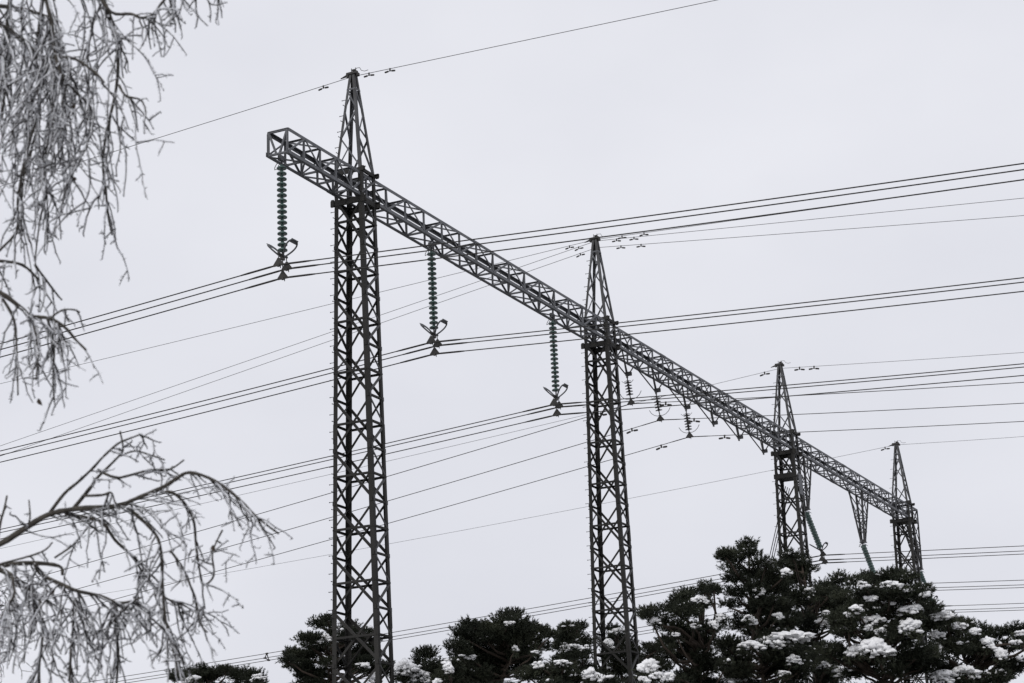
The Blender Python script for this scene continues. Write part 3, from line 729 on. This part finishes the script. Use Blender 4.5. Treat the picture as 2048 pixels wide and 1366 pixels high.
# ------------------------------------------------------------------ the frosted birch
class Twigs:
    def __init__(s): s.t = MB(); s.f = MB(); s.sp = []
def twig_path(rng, p, d, L, step, wig, grav):
    pts = [np.array(p)]; d = nrm(d); n = max(3, int(L / step))
    for i in range(n):
        d = nrm(d + rng.normal(size=3) * wig + np.array([0, 0, -grav]))
        pts.append(pts[-1] + d * L / n)
    return pts
def lay(T, rng, pts, r0, r1, seg=5, frost=1.0):
    n = len(pts); rad = list(np.linspace(r0, r1, n) * (1 + .12 * rng.normal(size=n)))
    T.t.tube(pts, rad, seg)
    # hoar: broken crust on the weather side and crystals standing off the twig
    i = 0
    while i < n - 1:
        ln = rng.integers(2, 6)
        if rng.random() < .84 * frost:
            q = pts[i:min(n, i + ln)]
            if len(q) > 1:
                off = np.array([-.55, -.35, .6]); r = np.mean(rad[i:i + ln])
                T.f.tube([p + off * (r * .75 + .0006) for p in q], [max(.0013, r * .88 * (1 + .3 * rng.normal())) for _ in q], 4)
        i += max(1, ln - 1)
    for a, b in zip(pts[:-1], pts[1:]):
        L = np.linalg.norm(b - a)
        for _ in range(int(L / .0058 * frost) + 1):
            q = a + (b - a) * rng.random(); v = nrm(rng.normal(size=3) * .7 + np.array([-.45, -.25, .35])); l = rng.uniform(.006, .017)
            s = nrm(np.cross(v, rng.normal(size=3))) * .0016
            T.sp.append((q - s, q + s, q + v * l))
def grow(T, rng, p, d, L, r, level, grav=.24, frost=1.0):
    """a hanging twig: kinked at its nodes, short side shoots left and right in turn"""
    pts = [np.array(p)]; d = nrm(d); n = max(3, int(L / .034)); sgn = 1; zz = nrm(rng.normal(size=3) * np.array([1, 1, .2]))
    for i in range(n):
        sgn = -sgn
        d = nrm(d + zz * sgn * .20 + rng.normal(size=3) * .15 + np.array([0, 0, -grav]) * min(1, .35 + i * .12))
        pts.append(pts[-1] + d * L / n)
    lay(T, rng, pts, r, r * .55, 5, frost)
    n = len(pts)
    for i in range(1, n):
        t = nrm(pts[i] - pts[i - 1])
        if level > 0 and i < n - 1:
            sgn = -sgn; s_ = nrm(np.cross(t, rng.normal(size=3)) * .7 + CR * sgn * .6)
            u = rng.random()
            if u < .36: grow(T, rng, pts[i], t * .5 + s_ * .9, rng.uniform(.02, .085), r * .72, 0, .09, frost)
            elif u < .44: grow(T, rng, pts[i], t * .6 + s_ * .8, max(.08, L * rng.uniform(.25, .55) * (1 - .5 * i / n)), r * .8, level - 1, grav, frost)
        if rng.random() < .6:     # bud
            v = nrm(rng.normal(size=3) + t * .8); T.t.tube([pts[i], pts[i] + v * .013], [r * .75, r * .3], 4)
BD_ = 8.0
def birch():
    rng = np.random.default_rng(7)
    base = np.array([-3.25, 8.9, -.2]); root = empty('birch_tree', base)
    m = MB(); tp = [base + np.array([.10 * math.sin(q * 2.2), .06 * math.sin(q * 3), 0]) + Z * q * 9.5 for q in np.linspace(0, 1, 14)]
    m.tube([p - base for p in tp], [.15 - .11 * q for q in np.linspace(0, 1, 14)], 12); m.build('trunk', M['trunk'], root, None, True)
    def px3(tr, dd):
        n = len(tr); k = rng.uniform(-.25, .25)
        return [at(x, y, BD_ + dd + k * (i / max(1, n - 1)) + rng.normal() * .02) for i, (x, y) in enumerate(tr)]
    def smooth(pts, n=4):
        out = []
        for i in range(len(pts) - 1):
            p0, p1, p2, p3 = pts[max(0, i - 1)], pts[i], pts[i + 1], pts[min(len(pts) - 1, i + 2)]
            for k in range(n):
                t = k / n; out.append(.5 * ((2 * p1) + (-p0 + p2) * t + (2 * p0 - 5 * p1 + 4 * p2 - p3) * t * t + (-p0 + 3 * p1 - 3 * p2 + p3) * t ** 3))
        return out + [pts[-1]]
    # each limb: trace, depth, radii, hanging strands (x0, x1, count, length range px, lean)
    for li, (tr, dd, r0, r1, strands, from_trunk) in enumerate(LIMBS):
        rng = np.random.default_rng(40 + li)
        pts = smooth(px3(tr, dd)); 
        if from_trunk:
            j = pts[0]; z = j[2] - .5; pts = smooth([np.array([tp[0][0], tp[0][1], z]) + np.array([.08, 0, 0]), (j + np.array([tp[0][0], tp[0][1], z])) / 2 + Z * .15, j], 4)[:-1] + pts
        lb = MB(); rad = np.linspace(r0, r1, len(pts)) * (1 + .08 * rng.normal(size=len(pts)))
        lb.tube([p - base for p in pts], list(rad), 8)
        lo = lb.build('limb', M['limb'], root, None, True)
        T = Twigs(); fr = MB()
        lay(T, rng, [p for p in pts], r0 * .3, r1 * .3, 4, .7)
        for (fx, cnt, lmin, lmax, lean, lev) in strands:
            for k in range(cnt):
                q = rng.uniform(fx[0], fx[1]); i = min(len(pts) - 2, int(q * (len(pts) - 1)))
                p = pts[i]; t = nrm(pts[i + 1] - pts[i])
                L = rng.uniform(lmin, lmax) / F_PX * BD_
                lo_ = li >= 18; d = t * (.6 if lo_ else .35) + CR * (lean + rng.normal() * (.4 if lo_ else .28)) + np.array([0, rng.normal() * .4, -.45 if lo_ else -.75])
                grow(T, rng, p, d, L, rng.uniform(.0028, .0042), lev, .25 if li < 18 else .15)
        T.t.v = [tuple(np.array(v) - base) for v in T.t.v]; T.f.v = [tuple(np.array(v) - base) for v in T.f.v]
        T.t.build('twigs', M['bark'], lo)['kind'] = 'stuff'
        V = np.array(T.sp).reshape(-1, 3) - base; F1 = np.arange(len(V)).reshape(-1, 3)
        me = bpy.data.meshes.new('frost'); nv = len(T.f.v)
        me.from_pydata(T.f.v + [tuple(v) for v in V], [], T.f.f + [tuple(int(a) + nv for a in f) for f in F1])
        link('frost', me, M['frost'], lo)['kind'] = 'stuff'
    rng = np.random.default_rng(3)
    for x, y in ((72, 153), (148, 218), (152, 355), (76, 797), (104, 1175), (238, 1222), (80, 178), (425, 1090)):
        m = MB(); c = at(x, y, BD_ - .1) - base; a = nrm(rng.normal(size=3) + np.array([0, 0, -2.0])); b = nrm(np.cross(a, rng.normal(size=3))); n_ = np.cross(a, b)
        pr = [(0, 0), (.25, .5), (.6, .42), (1, 0), (.6, -.42), (.25, -.5)]; L = rng.uniform(.022, .034)
        vs = [c + a * L * u + b * L * .75 * w + n_ * L * .25 * abs(w) for u, w in pr]
        m.add(vs + [v + n_ * .0012 for v in vs], [(0, 1, 2, 3), (0, 3, 4, 5), (6, 9, 8, 7), (6, 11, 10, 9)]); m.build('withered_leaf', M['leaf'], root)
    tag(root, 'birch with drooping hoar-frosted twigs reaching in blurred from the left edge', 'birch tree')
V1 = ((.1, 1.0), 0, 0, 0, 0, 0)
LIMBS = [
 # upper cluster
 ([(-60,10),(0,12),(60,22),(110,40)], 0.2, .012, .006, [((.2, 1), 20, 150, 460, .02, 2)], True),
 ([(-60,40),(0,50),(30,68),(60,90)], -.3, .012, .006, [((.3, 1), 12, 200, 430, .0, 2)], False),
 ([(-50,-120),(20,-90),(100,-60),(190,-20),(215,20),(228,60),(236,110),(232,180),(212,270),(206,330),(212,380),(216,430),(224,470)], .1, .010, .0035, [((.5, .98), 9, 80, 190, .1, 2), ((.3, .5), 9, 60, 150, .0, 1), ((.1, .3), 10, 250, 520, .0, 2)], False),
 ([(190,-25),(222,24),(262,28),(285,36),(308,27),(322,8),(345,-12),(400,-20),(440,-15)], -.1, .0065, .004, [((.3, .6), 6, 40, 110, .0, 1), ((.58, .88), 16, 50, 125, .05, 1), ((.88, 1), 4, 40, 90, .1, 1)], False),
 ([(60,-60),(90,-10),(105,60),(110,110),(150,118),(190,145),(208,165)], -.2, .010, .004, [((.1, .9), 12, 120, 260, .03, 2), ((.2, .6), 11, 260, 420, -.08, 2)], False),
 ([(-40,-40),(40,-60),(85,-40),(80,40),(72,130),(80,230),(62,300),(45,370),(42,470)], .3, .010, .004, [((.2, .95), 14, 120, 280, .05, 2)], False),
 ([(30,-50),(15,40),(22,100),(10,180),(4,240)], .0, .009, .004, [((.0, .8), 12, 60, 200, .0, 1)], False),
 ([(110,110),(128,160),(158,190),(182,215),(185,250)], -.35, .007, .003, [((.1, .9), 7, 80, 200, .0, 2)], False),
 ([(238,170),(252,192),(282,200),(292,225)], -.2, .005, .003, [((.2, .9), 4, 30, 80, .2, 1)], False),
 ([(72,240),(50,320),(36,400),(34,460),(5,495),(-20,520)], -.1, .006, .004, [((.2, .9), 6, 60, 120, .0, 1)], False),
 ([(100,240),(90,330),(92,390),(80,440),(70,520)], .2, .006, .003, [((.1, .8), 9, 80, 160, .1, 2)], False),
 # middle left cluster
 ([(-60,515),(0,522),(45,530),(78,560)], .0, .009, .005, [((.2, 1), 9, 60, 170, .1, 2)], True),
 ([(-60,560),(0,585),(45,618),(60,632),(100,637),(130,655),(152,680),(172,700)], -.2, .010, .004, [((.25, .7), 14, 90, 190, .0, 2), ((.6, 1), 4, 40, 100, .1, 1)], False),
 ([(55,632),(72,665),(76,710),(72,760)], .1, .006, .003, [((.1, .8), 6, 50, 100, .05, 1)], False),
 ([(0,590),(28,640),(34,720),(36,790)], .2, .006, .003, [((.1, .8), 7, 50, 110, .0, 1)], False),
 ([(70,530),(92,560),(115,590),(124,600)], .15, .005, .003, [((.0, .6), 3, 40, 90, .05, 1)], False),
 ([(95,637),(108,690),(106,760),(110,815)], -.2, .005, .003, [((.1, .9), 5, 30, 80, .0, 1)], False),
 ([(100,637),(125,620),(150,620),(160,625)], -.1, .004, .0025, [((.2, .9), 3, 20, 50, .2, 1)], False),
 # lower cluster
 ([(-90,1130),(0,1088),(45,1060),(95,1030),(150,1018),(235,1012),(270,998),(325,975),(352,958),(380,945),(430,962),(480,1000),(515,1035),(558,1068)], .0, .0145, .0035, [((.42, .6), 12, 80, 230, .25, 2), ((.72, .97), 15, 50, 150, .2, 2), ((.25, .45), 10, 60, 130, .2, 1)], True),
 ([(95,1032),(128,988),(155,965),(187,935),(205,915),(235,888),(262,876),(284,868)], -.05, .007, .003, [((.3, 1), 5, 25, 70, .5, 1)], False),
 ([(145,1020),(165,995),(185,970),(195,955),(238,912),(246,895),(240,862)], .05, .008, .003, [((.3, .95), 5, 25, 70, .5, 1)], False),
 ([(195,940),(230,955),(258,951),(300,940),(340,938),(368,920)], .1, .006, .003, [((.2, .95), 8, 30, 90, .35, 1)], False),
 ([(240,912),(270,902),(300,910),(330,920)], .0, .004, .003, [((.3, .95), 3, 20, 50, .3, 1)], False),
 ([(165,992),(205,990),(222,985),(230,1005),(240,1020)], -.1, .005, .003, [((.3, .9), 5, 30, 90, .2, 1)], False),
 ([(325,985),(345,985),(372,1010),(388,1045),(392,1090),(400,1145),(408,1170),(428,1150),(425,1105),(445,1060)], -.1, .006, .003, [((.15, .95), 12, 40, 120, .05, 2)], False),
 ([(255,1015),(300,1055),(320,1090),(325,1160),(330,1230),(340,1280),(352,1320),(356,1345)], .05, .007, .003, [((.1, .9), 15, 60, 170, .05, 2)], False),
 ([(130,1028),(170,1035),(205,1045),(230,1080),(262,1110),(290,1150),(330,1195),(362,1210),(366,1260)], .2, .008, .003, [((.15, .95), 19, 60, 190, .05, 2)], False),
 ([(340,1100),(365,1135),(380,1170),(392,1200),(400,1245),(415,1265)], .0, .005, .003, [((.1, .9), 9, 40, 100, .1, 1)], False),
 ([(-90,1150),(0,1132),(60,1126),(118,1132),(125,1150)], .1, .014, .006, [((.3, 1), 10, 90, 230, .1, 2)], True),
 ([(70,1128),(85,1150),(130,1172),(155,1182),(200,1192),(235,1205),(262,1203),(282,1195)], -.15, .009, .004, [((.0, .6), 17, 110, 230, .0, 2), ((.5, 1), 14, 70, 190, .05, 2)], False),
 ([(-60,1130),(0,1140),(30,1155),(60,1180),(82,1205)], .3, .012, .005, [((.3, 1), 14, 120, 240, .0, 2)], False),
 ([(25,1155),(28,1190),(15,1210),(0,1240)], -.1, .006, .003, [((.2, .9), 6, 80, 150, .0, 1)], False),
 ([(-10,1120),(0,1050),(8,1020),(14,992)], .1, .006, .004, [((.3, .9), 2, 15, 30, .0, 0)], False),
 ([(54,1055),(60,1035),(58,1000)], .0, .004, .003, [((.3, .9), 2, 12, 25, .0, 0)], False),
 ([(0,1128),(60,1112),(90,1100),(105,1085)], .0, .004, .003, [((.3, .9), 3, 20, 40, .0, 0)], False),
 ([(110,1115),(140,1095),(155,1080)], .0, .004, .003, [((.3, .9), 3, 20, 40, .0, 0)], False),
 ([(230,1205),(232,1260),(236,1320),(230,1400)], -.1, .006, .004, [((.0, .9), 12, 60, 150, .0, 2)], False),
 ([(150,1200),(145,1270),(140,1340),(142,1400)], -.2, .006, .004, [((.0, .9), 12, 60, 150, .0, 2)], False),
 ([(80,1205),(85,1270),(78,1340),(82,1400)], .0, .006, .004, [((.0, .9), 10, 60, 150, .0, 2)], False),
]
birch()
def far_birch():
    rng = np.random.default_rng(77); dp = 17.0; base = np.array([-5.6, 17.2, -.2]); root = empty('birch_tree', base)
    m = MB(); tp = [base + np.array([.1 * math.sin(q * 3), 0, 0]) + Z * q * 5.6 for q in np.linspace(0, 1, 12)]
    m.tube([p - base for p in tp], [.09 - .07 * q for q in np.linspace(0, 1, 12)], 10); m.build('trunk', M['trunk'], root, None, True)
    T = Twigs()
    for k, (x, y) in enumerate([(-10, 1170), (-14, 1200), (0, 1185), (-20, 1240), (10, 1215), (-8, 1290)]):
        j = at(x, y, dp); a = np.array([tp[0][0], tp[0][1], j[2] - .3]); pts = [a + (j - a) * q + Z * .12 * math.sin(q * 3) for q in np.linspace(0, 1, 8)]
        lb = MB(); lb.tube([p - base for p in pts], list(np.linspace(.014, .005, 8)), 6); lb.build('limb', M['bark'], root, None, True)
        for _ in range(9): grow(T, rng, pts[-1 - rng.integers(0, 3)], CR * rng.normal() * .6 + np.array([.3, rng.normal() * .5, -.3]), rng.uniform(.35, .75), .0034, 1, .2)
    T.t.v = [tuple(np.array(v) - base) for v in T.t.v]; T.f.v = [tuple(np.array(v) - base) for v in T.f.v]
    T.t.build('twigs', M['bark'], root)['kind'] = 'stuff'
    V = np.array(T.sp).reshape(-1, 3) - base; nv = len(T.f.v); me = bpy.data.meshes.new('frost')
    me.from_pydata(T.f.v + [tuple(v) for v in V], [], T.f.f + [tuple(nv + 3 * i + j for j in range(3)) for i in range(len(V) // 3)])
    link('frost', me, M['frost'], root)['kind'] = 'stuff'
    tag(root, 'second birch further off, a fringe of finer frosted twigs at the lower left corner', 'birch tree')
far_birch()
